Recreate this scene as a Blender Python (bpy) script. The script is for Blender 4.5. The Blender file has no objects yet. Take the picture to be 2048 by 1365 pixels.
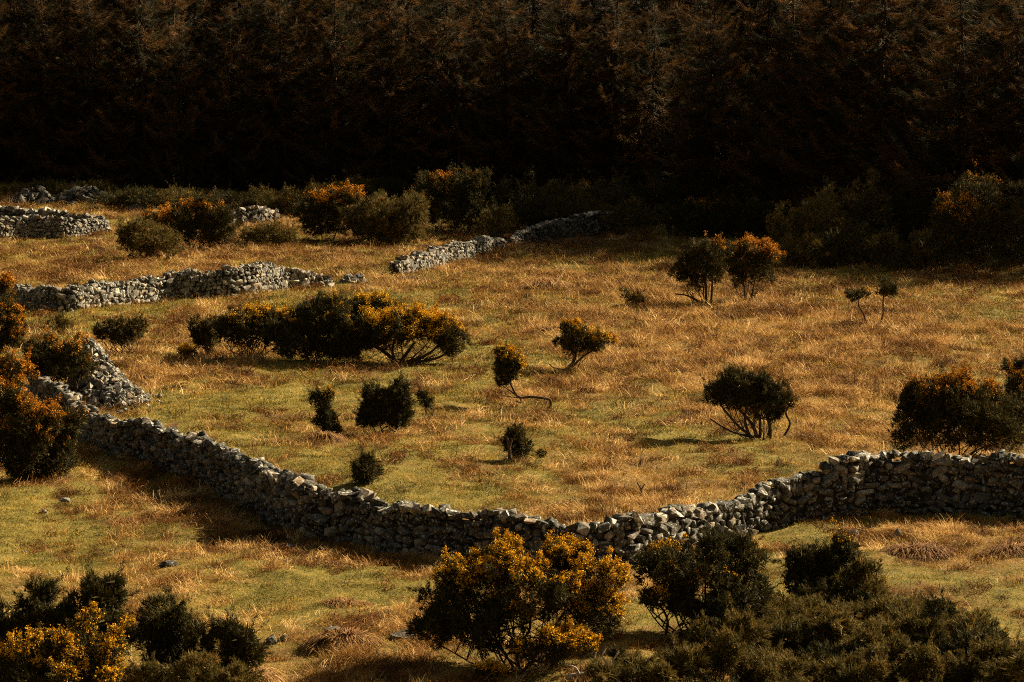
import bpy, math, random
import numpy as np
from mathutils import Vector, Matrix

# ------------------------------------------------------------------ camera, sky, sun, exposure
F, CX, CY, CAM_H, VAN_Y = 5000.0, 1024.0, 682.5, 9.6, 207.0     # photo pixels, metres
PITCH = math.atan((CY - VAN_Y) / F)
SUN_AZ, SUN_EL = math.radians(33), math.radians(31)               # azimuth from +x towards +y
S = Vector((math.cos(SUN_EL) * math.cos(SUN_AZ), math.cos(SUN_EL) * math.sin(SUN_AZ), math.sin(SUN_EL)))

sc = bpy.context.scene
C = sc.collection
cam_d = bpy.data.cameras.new('camera'); cam = bpy.data.objects.new('camera', cam_d); C.objects.link(cam)
cam.location = (0, 0, CAM_H); cam.rotation_euler = (math.pi / 2 - PITCH, 0, 0)
cam_d.sensor_width = 36; cam_d.lens = 36 * F / 2048; cam_d.clip_start = 0.5; cam_d.clip_end = 3000
sc.camera = cam

w = bpy.data.worlds.new('World'); sc.world = w; w.use_nodes = True
wn = w.node_tree.nodes; wl = w.node_tree.links
sky = wn.new('ShaderNodeTexSky'); sky.sky_type = 'NISHITA'; sky.sun_disc = False
sky.sun_elevation = SUN_EL; sky.sun_rotation = math.atan2(S.x, S.y)
sky.air_density = 1.0; sky.dust_density = 3.0
tint = wn.new('ShaderNodeMix'); tint.data_type = 'RGBA'; tint.blend_type = 'MULTIPLY'
tint.inputs[0].default_value = 1.0; tint.inputs[7].default_value = (0.62, 0.50, 0.32, 1)   # warm white balance
wl.new(sky.outputs[0], tint.inputs[6]); wl.new(tint.outputs[2], wn['Background'].inputs['Color'])
wn['Background'].inputs['Strength'].default_value = 0.05

sun_d = bpy.data.lights.new('sun', 'SUN'); sun_d.energy = 5.0; sun_d.angle = math.radians(0.5); sun_d.color = (1.0, 0.83, 0.54)
sun = bpy.data.objects.new('sun', sun_d); C.objects.link(sun); sun.location = (60, 40, 60)
sun.rotation_euler = S.to_track_quat('Z', 'Y').to_euler()

vs = sc.view_settings
vs.view_transform = 'Standard'; vs.look = 'None'; vs.exposure = 1.68; vs.gamma = 1.0; vs.use_curve_mapping = False
sc.cycles.max_bounces = 5; sc.cycles.diffuse_bounces = 3; sc.cycles.glossy_bounces = 2
sc.cycles.transparent_max_bounces = 4; sc.cycles.use_adaptive_sampling = True; sc.cycles.adaptive_threshold = 0.02; sc.cycles.use_denoising = False; sc.cycles.filter_width = 1.05

rng = np.random.default_rng(7)
random.seed(7)

# ------------------------------------------------------------------ terrain function and pixel helpers
def sstep(a, b, x):
    t = np.clip((x - a) / (b - a), 0, 1); return t * t * (3 - 2 * t)

def vnoise(x, y, seed=0):
    x = np.asarray(x, float); y = np.asarray(y, float)
    xi = np.floor(x).astype(np.int64); yi = np.floor(y).astype(np.int64)
    fx = x - xi; fy = y - yi; fx = fx * fx * (3 - 2 * fx); fy = fy * fy * (3 - 2 * fy)
    def h(a, b):
        n = (a * 374761393 + b * 668265263 + seed * 982451653) & 0xFFFFFFFF
        n = ((n ^ (n >> 13)) * 1274126177) & 0xFFFFFFFF
        return ((n ^ (n >> 16)) & 0xFFFF) / 65535.0
    return (h(xi, yi) * (1 - fx) + h(xi + 1, yi) * fx) * (1 - fy) + (h(xi, yi + 1) * (1 - fx) + h(xi + 1, yi + 1) * fx) * fy

def fbm(x, y, seed=0, octv=4):
    s = 0; a = 0.5; f = 1.0
    for k in range(octv):
        s = s + a * vnoise(np.asarray(x) * f, np.asarray(y) * f, seed + k); a *= 0.5; f *= 2.03
    return s / (1 - 0.5 ** octv)

FLINE = [(90., 96.), (44., 128.), (31., 150.), (12., 194.), (-4., 203.), (-46., 212.), (-130., 238.)]   # front of the spruce forest
def behind_forest(x, y):
    xs = np.array([p[0] for p in FLINE][::-1]); ys = np.array([p[1] for p in FLINE][::-1])
    return (np.asarray(y) - np.interp(x, xs, ys)) * 0.55

def Z(x, y):
    x = np.asarray(x, float); y = np.asarray(y, float)
    z = 8.0 * np.clip(1 - y / 38.0, 0, 1.6)
    u = np.maximum(0, y - 0.35 * x - 165); z = z + 2.8 * (u / 58.0) ** 1.3 * (u < 90) + (u >= 90) * 2.8 * (90 / 58.0) ** 1.3
    v = np.maximum(0, behind_forest(x, y) - 4); z = z + np.minimum(0.32 * v * sstep(0, 25, v), 45)
    z = z + 0.42 * (fbm(x / 11.0, y / 15.0, 3, 3) - 0.5) + 0.34 * (fbm(x / 2.4, y / 3.4, 5, 2) - 0.5) + 0.30 * (fbm(x / 0.95, y / 1.3, 8, 2) - 0.5) * sstep(36, 40, y)
    return z

def ray(px, py):
    a = (px - CX) / F; b = (CY - py) / F
    return np.array([a, b * math.sin(PITCH) + math.cos(PITCH), b * math.cos(PITCH) - math.sin(PITCH)])

TS = np.linspace(30, 420, 6000)
def ground(px, py):
    d = ray(px, py); d = d / d[1]
    P = TS[:, None] * d + np.array([0, 0, CAM_H]); g = P[:, 2] - Z(P[:, 0], P[:, 1])
    k = int(np.argmax(g < 0)) if (g < 0).any() else len(TS) - 1
    k = max(k, 1); t = TS[k - 1] + (TS[k] - TS[k - 1]) * g[k - 1] / max(g[k - 1] - g[k], 1e-9)
    p = t * d + np.array([0, 0, CAM_H]); p[2] = float(Z(p[0], p[1])); return p

def at(px, py, Y):
    d = ray(px, py); return d / d[1] * Y + np.array([0, 0, CAM_H])

# ------------------------------------------------------------------ mesh helpers
def mesh_np(name, V, Fc, mat=None, attrs=None, smooth=False):
    """V (n,3), Fc (m,3 or 4)"""
    V = np.asarray(V, np.float32).reshape(-1, 3); Fc = np.asarray(Fc, np.int32); k = Fc.shape[1]
    me = bpy.data.meshes.new(name)
    me.vertices.add(len(V)); me.vertices.foreach_set('co', V.ravel())
    me.loops.add(Fc.size); me.loops.foreach_set('vertex_index', Fc.ravel())
    me.polygons.add(len(Fc)); me.polygons.foreach_set('loop_start', np.arange(0, Fc.size, k, dtype=np.int32))
    me.polygons.foreach_set('loop_total', np.full(len(Fc), k, np.int32))
    if smooth: me.polygons.foreach_set('use_smooth', np.ones(len(Fc), bool))
    me.update(calc_edges=True)
    for an, av in (attrs or {}).items():
        a = me.attributes.new(an, 'FLOAT', 'POINT'); a.data.foreach_set('value', np.asarray(av, np.float32))
    if mat: me.materials.append(mat)
    return me

def obj(name, me, parent=None, loc=(0, 0, 0)):
    o = bpy.data.objects.new(name, me); C.objects.link(o); o.location = loc
    if parent: o.parent = parent
    return o

def tag(o, label=None, cat=None, group=None, kind=None):
    if label: o['label'] = label
    if cat: o['category'] = cat
    if group: o['group'] = group
    if kind: o['kind'] = kind
    return o

def empty(name, loc, label=None, cat=None, group=None):
    o = bpy.data.objects.new(name, None); C.objects.link(o); o.location = loc; o.empty_display_size = 0.3
    return tag(o, label, cat, group)

def unit(v): return v / np.maximum(np.linalg.norm(v, axis=-1, keepdims=True), 1e-9)

def tubes(paths, sides=5):
    """paths: list of (pts (n,3), radii (n,)) -> V, F(quads)"""
    Vs = []; Fs = []; off = 0
    ang = np.arange(sides) / sides * 2 * math.pi
    for P, R in paths:
        P = np.asarray(P, float); R = np.asarray(R, float); n = len(P)
        T = unit(np.gradient(P, axis=0)); up = np.array([0.31, 0.17, 0.93])
        A = unit(np.cross(T, up)); B = np.cross(T, A)
        ring = P[:, None, :] + R[:, None, None] * (np.cos(ang)[None, :, None] * A[:, None, :] + np.sin(ang)[None, :, None] * B[:, None, :])
        Vs.append(ring.reshape(-1, 3))
        i = np.arange(n - 1)[:, None] * sides; j = np.arange(sides)[None, :]; j2 = (j + 1) % sides
        q = np.stack([i + j, i + j2, i + sides + j2, i + sides + j], -1).reshape(-1, 4) + off
        Fs.append(q); off += n * sides
    return np.concatenate(Vs), np.concatenate(Fs)

def curve_pts(ctrl, n=10):
    """Catmull-Rom through control points"""
    c = np.asarray(ctrl, float); c = np.vstack([2 * c[0] - c[1], c, 2 * c[-1] - c[-2]]); out = []
    m = len(c) - 3
    for k in range(m):
        p0, p1, p2, p3 = c[k:k + 4]
        for t in np.linspace(0, 1, n, endpoint=(k == m - 1)):
            out.append(0.5 * (2 * p1 + (p2 - p0) * t + (2 * p0 - 5 * p1 + 4 * p2 - p3) * t * t + (3 * p1 - p0 - 3 * p2 + p3) * t ** 3))
    return np.array(out)

# ------------------------------------------------------------------ materials
def new_mat(name, rough=0.9):
    m = bpy.data.materials.new(name); m.use_nodes = True
    b = m.node_tree.nodes['Principled BSDF']; b.inputs['Roughness'].default_value = rough
    b.inputs['Specular IOR Level'].default_value = 0.15
    return m, m.node_tree.nodes, m.node_tree.links, b

def ramp(N, stops):
    r = N.new('ShaderNodeValToRGB'); e = r.color_ramp.elements
    e[0].position = stops[0][0]; e[0].color = (*stops[0][1], 1); e[1].position = stops[-1][0]; e[1].color = (*stops[-1][1], 1)
    for p, c in stops[1:-1]:
        x = e.new(p); x.color = (*c, 1)
    return r

def noise(N, L, scale, detail=4, coord=None, rough=0.55):
    n = N.new('ShaderNodeTexNoise'); n.inputs['Scale'].default_value = scale; n.inputs['Detail'].default_value = detail
    n.inputs['Roughness'].default_value = rough
    if coord is not None: L.new(coord, n.inputs['Vector'])
    return n

def attr(N, name, typ='GEOMETRY'):
    a = N.new('ShaderNodeAttribute'); a.attribute_name = name; a.attribute_type = typ; return a

def math_node(N, L, op, a, b=None, c=None):
    m = N.new('ShaderNodeMath'); m.operation = op
    for i, v in enumerate((a, b, c)):
        if v is None: continue
        if isinstance(v, (int, float)): m.inputs[i].default_value = v
        else: L.new(v, m.inputs[i])
    return m.outputs[0]

def mixc(N, L, fac, a, b, mode='MIX'):
    m = N.new('ShaderNodeMix'); m.data_type = 'RGBA'; m.blend_type = mode
    if isinstance(fac, (int, float)): m.inputs[0].default_value = fac
    else: L.new(fac, m.inputs[0])
    for i, v in ((6, a), (7, b)):
        if isinstance(v, tuple): m.inputs[i].default_value = (*v, 1)
        else: L.new(v, m.inputs[i])
    return m.outputs[2]

def leaf_mat(name, stops, attr_name='v', typ='GEOMETRY', transl=0.0, rough=0.85):
    m, N, L, b = new_mat(name, rough)
    r = ramp(N, stops); L.new(attr(N, attr_name, typ).outputs['Fac'], r.inputs[0])
    L.new(r.outputs[0], b.inputs['Base Color'])
    if transl > 0:
        t = N.new('ShaderNodeBsdfTranslucent'); L.new(r.outputs[0], t.inputs['Color'])
        mx = N.new('ShaderNodeMixShader'); mx.inputs[0].default_value = transl
        L.new(b.outputs[0], mx.inputs[1]); L.new(t.outputs[0], mx.inputs[2]); L.new(mx.outputs[0], N['Material Output'].inputs['Surface'])
    return m

M = {}
M['gorse'] = leaf_mat('gorse_shoots', [(0, (0.018, 0.017, 0.005)), (0.45, (0.046, 0.040, 0.010)), (0.8, (0.092, 0.066, 0.015)), (1, (0.16, 0.092, 0.022))], transl=.12)
M['gorse_brown'] = leaf_mat('gorse_brown_shoots', [(0, (0.036, 0.029, 0.007)), (0.5, (0.118, 0.088, 0.021)), (1, (0.26, 0.15, 0.040))], transl=.2)
M['flower'] = leaf_mat('gorse_flowers', [(0, (0.36, 0.15, 0.004)), (0.5, (0.62, 0.31, 0.006)), (1, (0.80, 0.47, 0.012))], transl=0.15)
M['flower_orange'] = leaf_mat('gorse_flowers_orange', [(0, (0.28, 0.085, 0.004)), (0.5, (0.50, 0.19, 0.006)), (1, (0.66, 0.30, 0.010))], transl=0.12)
M['needles'] = leaf_mat('spruce_needles', [(0, (0.014, 0.018, 0.009)), (0.4, (0.031, 0.028, 0.012)), (0.65, (0.088, 0.046, 0.015)), (1, (0.165, 0.077, 0.024))], transl=.25)
M['grass'] = leaf_mat('pasture_grass', [(0, (0.082, 0.068, 0.009)), (0.35, (0.24, 0.177, 0.028)), (0.65, (0.42, 0.272, 0.058)), (1, (0.62, 0.41, 0.13))], 'tint', 'INSTANCER', transl=0.2)
M['straw'] = leaf_mat('dead_straw', [(0, (0.060, 0.022, 0.005)), (0.3, (0.19, 0.080, 0.017)), (0.6, (0.40, 0.215, 0.060)), (1, (0.72, 0.49, 0.205))], 'tint', 'INSTANCER', transl=0.15)
M['straw_part'] = leaf_mat('dead_bracken', [(0, (0.085, 0.036, 0.011)), (0.5, (0.21, 0.10, 0.03)), (1, (0.46, 0.29, 0.12))])

def bark_mat(name, a, b_):
    m, N, L, b = new_mat(name, 0.9); tc = N.new('ShaderNodeTexCoord')
    n = noise(N, L, 9, 5, tc.outputs['Object']); r = ramp(N, [(0.3, a), (0.7, b_)]); L.new(n.outputs[0], r.inputs[0])
    L.new(r.outputs[0], b.inputs['Base Color'])
    bp = N.new('ShaderNodeBump'); bp.inputs['Strength'].default_value = 0.6; bp.inputs['Distance'].default_value = 0.03
    L.new(n.outputs[0], bp.inputs['Height']); L.new(bp.outputs[0], b.inputs['Normal']); return m
M['bark'] = bark_mat('gorse_bark', (0.035, 0.022, 0.013), (0.11, 0.075, 0.045))
M['pale_wood'] = bark_mat('bleached_wood', (0.26, 0.21, 0.16), (0.55, 0.48, 0.38))
M['spruce_bark'] = bark_mat('spruce_bark', (0.022, 0.014, 0.008), (0.055, 0.034, 0.019))

def stone_mat(name, warm=1.0, gain=1.0):
    m, N, L, b = new_mat(name, 0.85); tc = N.new('ShaderNodeTexCoord'); oi = N.new('ShaderNodeObjectInfo')
    v = attr(N, 'v'); rnd = math_node(N, L, 'FRACT', math_node(N, L, 'ADD', oi.outputs['Random'], v.outputs['Fac']))
    off = N.new('ShaderNodeVectorMath'); off.operation = 'ADD'
    sc_ = N.new('ShaderNodeVectorMath'); sc_.operation = 'SCALE'; sc_.inputs[0].default_value = (13, 7, 5); L.new(rnd, sc_.inputs['Scale'])
    g = N.new('ShaderNodeNewGeometry'); L.new(g.outputs['Position'], off.inputs[0]); L.new(sc_.outputs[0], off.inputs[1])
    base = ramp(N, [(0, (0.040 * gain, 0.036 * gain, 0.030 * gain)), (0.4, (0.085 * gain, 0.079 * gain, 0.070 * gain)), (0.72, (0.17 * gain, 0.157 * gain, 0.138 * gain)),
                    (0.86, (0.20 * gain, 0.14 * gain, 0.09 * gain)), (1, (0.48 * gain, 0.45 * gain, 0.40 * gain))])
    L.new(rnd, base.inputs[0])
    n1 = noise(N, L, 5.5, 6, off.outputs[0], 0.65); n2 = noise(N, L, 15, 4, off.outputs[0], 0.6)
    dk = ramp(N, [(0.3, (0.42, 0.41, 0.39)), (0.62, (1.1, 1.08, 1.02))]); L.new(n1.outputs[0], dk.inputs[0])
    c1 = mixc(N, L, 1.0, base.outputs[0], dk.outputs[0], 'MULTIPLY')
    li = ramp(N, [(0.54, (0, 0, 0)), (0.62, (1, 1, 1))]); L.new(n2.outputs[0], li.inputs[0])
    lf = math_node(N, L, 'MULTIPLY', li.outputs[0], 0.8)
    c2 = mixc(N, L, lf, c1, (0.50 * gain, 0.49 * gain, 0.45 * gain))            # lichen
    mo = ramp(N, [(0.60, (0, 0, 0)), (0.70, (1, 1, 1))]); n3 = noise(N, L, 2.4, 5, off.outputs[0], 0.6); L.new(n3.outputs[0], mo.inputs[0])
    c3 = mixc(N, L, math_node(N, L, 'MULTIPLY', mo.outputs[0], 0.7), c2, (0.05, 0.052, 0.018))   # moss
    L.new(c3, b.inputs['Base Color'])
    bp = N.new('ShaderNodeBump'); bp.inputs['Strength'].default_value = 0.8; bp.inputs['Distance'].default_value = 0.035
    L.new(n1.outputs[0], bp.inputs['Height']); L.new(bp.outputs[0], b.inputs['Normal']); return m
M['stone'] = stone_mat('field_stone', gain=0.62); M['stone_pale'] = stone_mat('pale_field_stone', gain=0.95); M['stone_cope'] = stone_mat('coping_stone_painted_sun', gain=1.65)  # coping copy is lightened: sunlight on the wall tops painted into its colour
m, N, L, b = new_mat('wall_core_soil'); b.inputs['Base Color'].default_value = (0.03, 0.024, 0.016, 1); M['core'] = m

def ground_mat():
    m, N, L, b = new_mat('moor_ground', 0.95); g = N.new('ShaderNodeNewGeometry'); P = g.outputs['Position']
    st = attr(N, 'straw').outputs['Fac']; br = attr(N, 'bracken').outputs['Fac']; fo = attr(N, 'forest').outputs['Fac']
    n1 = noise(N, L, 2.2, 6, P, 0.65); n2 = noise(N, L, 11, 5, P, 0.7); n3 = noise(N, L, 0.5, 4, P)
    gr = ramp(N, [(0.25, (0.072, 0.066, 0.011)), (0.5, (0.165, 0.128, 0.023)), (0.72, (0.27, 0.19, 0.043))]); L.new(n1.outputs[0], gr.inputs[0])
    sr = ramp(N, [(0.25, (0.075, 0.036, 0.009)), (0.5, (0.19, 0.105, 0.028)), (0.75, (0.36, 0.225, 0.075))]); L.new(n2.outputs[0], sr.inputs[0])
    bb = ramp(N, [(0.3, (0.065, 0.026, 0.008)), (0.7, (0.17, 0.078, 0.022))]); L.new(n2.outputs[0], bb.inputs[0])
    f1 = math_node(N, L, 'ADD', st, math_node(N, L, 'MULTIPLY', math_node(N, L, 'SUBTRACT', n1.outputs[0], 0.5), 1.4))
    r1 = ramp(N, [(0.25, (0, 0, 0)), (0.75, (1, 1, 1))]); L.new(f1, r1.inputs[0])
    c = mixc(N, L, r1.outputs[0], gr.outputs[0], sr.outputs[0])
    f2 = math_node(N, L, 'ADD', br, math_node(N, L, 'MULTIPLY', math_node(N, L, 'SUBTRACT', n1.outputs[0], 0.5), 1.0))
    r2 = ramp(N, [(0.3, (0, 0, 0)), (0.7, (1, 1, 1))]); L.new(f2, r2.inputs[0])
    c = mixc(N, L, r2.outputs[0], c, bb.outputs[0])
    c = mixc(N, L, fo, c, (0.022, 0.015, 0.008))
    L.new(c, b.inputs['Base Color'])
    bp = N.new('ShaderNodeBump'); bp.inputs['Strength'].default_value = 1.0; bp.inputs['Distance'].default_value = 0.10
    L.new(n2.outputs[0], bp.inputs['Height']); L.new(bp.outputs[0], b.inputs['Normal']); return m
M['ground'] = ground_mat()

# ------------------------------------------------------------------ what grows where on the ground (photo spots turned into ground positions)
def spots(lst): return [(ground(px, py), rx, ry, v) for px, py, rx, ry, v in lst]
STRAW = spots([(1500, 640, 9, 18, .5), (1300, 690, 5, 10, .35), (1700, 690, 6, 12, .3), (1400, 740, 5, 9, .35), (1650, 800, 5, 7, .35), (1700, 880, 3, 5, .35),
    (1250, 930, 2.5, 5, .35), (1420, 985, 3, 3, .35), (1150, 880, 2.5, 3.5, .25), (330, 760, 3.5, 6, .35), (900, 770, 3, 7, .2), (1850, 1110, 2.2, 3, .4), (1960, 1100, 2, 3, .3),
    (80, 560, 6, 8, .2), (1850, 640, 6, 14, .1), (1080, 565, 5, 8, .3), (650, 1340, 1.5, 1.5, .4), (330, 1125, 1.5, 2.5, .25), (220, 1090, 1.5, 2, .25),
    (500, 800, 1.6, 4, -.6), (570, 755, 2, 4, -.6), (440, 850, 1.5, 3, -.5), (850, 745, 2.4, 4, -.5), (960, 710, 3, 7, -.5), (830, 590, 5, 12, -.35), (700, 640, 4, 8, -.3),
    (650, 930, 2.4, 4, -.45), (820, 980, 2.5, 4, -.4), (100, 1010, 1.8, 3, -.45), (60, 1090, 1.4, 2.5, -.5), (550, 1160, 2.5, 2.6, -.4), (700, 1195, 2, 2, -.35), (1850, 1190, 2.5, 2.6, -.5),
    (1300, 890, 3.5, 3, -.3), (1250, 510, 6, 12, -.25), (1800, 600, 6, 12, -.2), (1640, 1090, 2, 2.2, -.4), (750, 830, 2.4, 5, -.35), (150, 620, 4, 9, -.4), (560, 600, 5, 8, -.2)])
BRACK = spots([(520, 1015, 1.7, 3.4, 1.1), (420, 975, 1.7, 3, .95), (330, 950, 1.5, 3, .45), (640, 1090, 1.6, 2.2, .6), (760, 1120, 1.6, 1.6, .5), (1130, 480, 4, 9, .6), (1200, 465, 3, 7, .5), (900, 535, 4, 7, .5),
    (560, 520, 6, 8, .45), (80, 545, 6, 7, .45), (300, 500, 6, 8, .4), (1950, 545, 4, 6, .5), (1600, 545, 5, 8, .25), (1500, 620, 5, 8, .2), (300, 700, 2.5, 4, .3),
    (250, 770, 2, 3, .35), (1900, 1060, 1.5, 1.6, .4), (1560, 1330, 2, 2, .4), (1000, 1345, 2, 1.5, .4), (120, 960, 1.4, 1.6, .5), (1500, 700, 5, 5, .15), (1100, 600, 4, 5, .2), (1700, 760, 4, 3, .15)])
def field_masks(x, y):
    st = 0.22 + 1.35 * (fbm(x / 3.2, y / 5.5, 11, 4) - 0.42); br = 2.0 * (fbm(x / 1.5, y / 2.5, 23, 4) - 0.49)
    for p, rx, ry, v in STRAW: st = st + v * np.exp(-((x - p[0]) / rx) ** 2 - ((y - p[1]) / ry) ** 2)
    for p, rx, ry, v in BRACK: br = br + v * np.exp(-((x - p[0]) / rx) ** 2 - ((y - p[1]) / ry) ** 2)
    br = br + 0.35 * sstep(110, 190, y)
    return np.clip(st, 0, 1), np.clip(br, 0, 1)

def build_ground():
    xs = np.concatenate([np.linspace(-1500, -130, 24), np.linspace(-125, -52, 40), np.linspace(-50, 50, 290), np.linspace(52, 125, 40), np.linspace(130, 1500, 24)])
    ys = np.concatenate([np.linspace(-300, 36, 60), np.linspace(37, 90, 220), np.linspace(90.5, 240, 230), np.linspace(244, 420, 50), np.linspace(440, 2500, 30)])
    X, Y = np.meshgrid(xs, ys); V = np.stack([X, Y, Z(X, Y)], -1).reshape(-1, 3)
    nx = len(xs); i = np.arange(len(ys) - 1)[:, None] * nx + np.arange(nx - 1)[None, :]
    Fq = np.stack([i, i + 1, i + nx + 1, i + nx], -1).reshape(-1, 4)
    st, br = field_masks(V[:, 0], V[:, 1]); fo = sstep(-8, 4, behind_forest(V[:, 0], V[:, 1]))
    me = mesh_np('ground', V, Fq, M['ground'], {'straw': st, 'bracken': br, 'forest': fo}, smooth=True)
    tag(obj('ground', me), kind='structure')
build_ground()

# ------------------------------------------------------------------ grass: tufts instanced on scattered points
def blades(n, spread, lmin, lmax, wid, lean, segs, seed, droop=0.0):
    r = np.random.default_rng(seed); Vs = []; Fs = []; o = 0
    for k in range(n):
        a = r.uniform(0, 2 * math.pi) if lean < 1.3 else r.normal(0, .35) + math.pi * r.integers(2); b0 = np.array([*(r.normal(0, spread, 2)), -0.02]); l = r.uniform(lmin, lmax)
        out = np.array([math.cos(a), math.sin(a), 0]); le = lean * r.uniform(0.4, 1.3)
        side = np.array([-out[1], out[0], 0]) * wid * r.uniform(0.6, 1.3) * 0.5
        if r.random() < 0.5: side = side * 0.5 + np.array([0, 0, wid * 0.4])
        for sg in range(segs + 1):
            t = sg / segs; ang = le * (0.35 + 0.65 * t) + droop * t * t
            if sg == 0: p = b0.copy()
            else: p = p + (out * math.sin(ang) + np.array([0, 0, math.cos(ang)])) * l / segs
            p[2] = max(p[2], 0.005) if sg else p[2]
            ww = side * (1 - t * 0.85); Vs += [p - ww, p + ww]
        for sg in range(segs): Fs.append((o + 2 * sg, o + 2 * sg + 1, o + 2 * sg + 3, o + 2 * sg + 2))
        o += 2 * (segs + 1)
    return Vs, Fs

def tuft_collection(name, mat, specs):
    col = bpy.data.collections.new(name)
    for i, s in enumerate(specs):
        V, Fc = blades(*s); me = mesh_np(f'{name}_mesh', V, Fc, mat); col.objects.link(bpy.data.objects.new(f'{name}_tuft', me))
    return col
SHORT = tuft_collection('short_grass', M['grass'], [(30, 0.12, 0.03, 0.085, 0.013, 1.0, 2, 100 + i) for i in range(6)])
LONG = tuft_collection('long_straw', M['straw'], [(15, 0.12, 0.16, 0.38, 0.019, 1.3, 3, 200 + i, 0.9) for i in range(2)] + [(20, 0.16, 0.25, 0.60, 0.022, 1.47, 3, 230 + i, 0.15) for i in range(5)] + [(34, 0.24, 0.20, 0.55, 0.022, 1.42, 2, 250 + i, 0.25) for i in range(4)])
BRK = tuft_collection('dead_fern', M['straw'], [(22, 0.13, 0.18, 0.50, 0.022, 0.85, 3, 300 + i, 1.5) for i in range(5)])

def scatter(name, label, pts, col, rotz, scl, tint_, tilt=None):
    n = len(pts); me = bpy.data.meshes.new(name); me.vertices.add(n); me.vertices.foreach_set('co', np.asarray(pts, np.float32).ravel())
    rot = np.zeros((n, 3), np.float32); rot[:, 2] = rotz
    if tilt is not None: rot[:, :2] = tilt
    a = me.attributes.new('rot', 'FLOAT_VECTOR', 'POINT'); a.data.foreach_set('vector', rot.ravel())
    for an, av in (('scl', scl), ('tint', tint_)):
        a = me.attributes.new(an, 'FLOAT', 'POINT'); a.data.foreach_set('value', np.asarray(av, np.float32))
    o = tag(obj(name, me), label, name.replace('_', ' '), kind='stuff')
    ng = bpy.data.node_groups.new(name + '_nodes', 'GeometryNodeTree')
    ng.interface.new_socket('Geometry', in_out='INPUT', socket_type='NodeSocketGeometry'); ng.interface.new_socket('Geometry', in_out='OUTPUT', socket_type='NodeSocketGeometry')
    N = ng.nodes; L = ng.links; gi = N.new('NodeGroupInput'); go = N.new('NodeGroupOutput')
    mp = N.new('GeometryNodeMeshToPoints'); ip = N.new('GeometryNodeInstanceOnPoints'); ci = N.new('GeometryNodeCollectionInfo')
    ci.inputs['Collection'].default_value = col; ci.inputs['Separate Children'].default_value = True; ci.inputs['Reset Children'].default_value = True
    def na(an, typ):
        q = N.new('GeometryNodeInputNamedAttribute'); q.data_type = typ; q.inputs['Name'].default_value = an; return q.outputs['Attribute']
    ip.inputs['Pick Instance'].default_value = True
    L.new(gi.outputs[0], mp.inputs['Mesh']); L.new(mp.outputs[0], ip.inputs['Points']); L.new(ci.outputs[0], ip.inputs['Instance'])
    e2r = N.new('FunctionNodeEulerToRotation'); L.new(na('rot', 'FLOAT_VECTOR'), e2r.inputs[0]); L.new(e2r.outputs[0], ip.inputs['Rotation'])
    L.new(na('scl', 'FLOAT'), ip.inputs['Scale']); L.new(ip.outputs[0], go.inputs[0])
    md = o.modifiers.new('tufts', 'NODES'); md.node_group = ng
    return o

def field_points(n, y0, y1, gamma):
    """random ground points in the wedge in view, thinner with distance"""
    t = rng.random(n); Y = (y0 ** gamma + t * (y1 ** gamma - y0 ** gamma)) ** (1 / gamma)
    X = (rng.random(n) * 2 - 1) * (Y * 0.2048 * 1.10 + 2); return X, Y

def grow_grass():
    X, Y = field_points(120000, 39, 215, 0.35); st, br = field_masks(X, Y)
    keep = (rng.random(len(X)) > 0.6 * br) & (behind_forest(X, Y) < 0); X, Y, st, br = X[keep], Y[keep], st[keep], br[keep]
    n = len(X); k = np.clip(Y / 62, 0.75, 2.3) * rng.uniform(0.55, 1.3, n) * (0.6 + 0.9 * fbm(X / .7, Y / 1.0, 43, 2))
    tn = np.clip(0.16 + 0.50 * st + 1.6 * (fbm(X / 0.6, Y / 1.0, 41, 3) - 0.5) + rng.normal(0, 0.15, n), 0, 1)
    scatter('grass', 'short green and tan pasture grass covering the open field', np.stack([X, Y, Z(X, Y)], -1), SHORT, rng.uniform(0, 6.28, n), k, tn, rng.normal(0, 0.15, (n, 2)))
    X, Y = field_points(230000, 39, 210, 0.45); st, br = field_masks(X, Y)
    pn = fbm(X / 0.55, Y / 0.95, 57, 2)
    keep = (rng.random(len(X)) < np.clip((st - 0.06) * 1.4, 0.03, 1) * np.clip(7 * (pn - 0.47), 0.01, 1)) & (behind_forest(X, Y) < 0); X, Y, st, pn = X[keep], Y[keep], st[keep], pn[keep]
    n = len(X); k = np.clip(Y / 100, 0.50, 1.15) * rng.uniform(0.45, 1.3, n)
    tn = np.clip(0.50 + 2.0 * (fbm(X / 0.5, Y / 0.9, 71, 3) - 0.5) + rng.normal(0, 0.24, n), 0, 1)
    scatter('dry_grass', 'long flattened straw coloured dead grass lying in patches over the field', np.stack([X, Y, Z(X, Y)], -1), LONG, 26 * fbm(X / 1.4, Y / 2.0, 91, 2) + rng.normal(0, .45, n), k, tn, rng.normal(0, 0.08, (n, 2)))
    print('straw', n)
    X, Y = field_points(150000, 39, 225, 0.45); st, br = field_masks(X, Y)
    pn = fbm(X / 0.6, Y / 1.0, 157, 2)
    keep = (rng.random(len(X)) < np.clip((br - 0.05) * 1.2, 0, 0.9) * np.clip(5 * (pn - .42), .03, 1)) & (behind_forest(X, Y) < 3); X, Y, br = X[keep], Y[keep], br[keep]
    n = len(X); k = np.clip(Y / 80, 0.55, 1.5) * rng.uniform(0.5, 1.3, n)
    tn = np.clip(0.19 + rng.normal(0, 0.15, n) + 0.5 * (fbm(X, Y, 81, 2) - .5), 0, 1)
    scatter('dead_bracken', 'rusty brown dead bracken growing along the walls and field edges', np.stack([X, Y, Z(X, Y)], -1), BRK, rng.uniform(0, 6.28, n), k, tn, rng.normal(0, 0.2, (n, 2)))
    print('bracken', n)
grow_grass()

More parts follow.
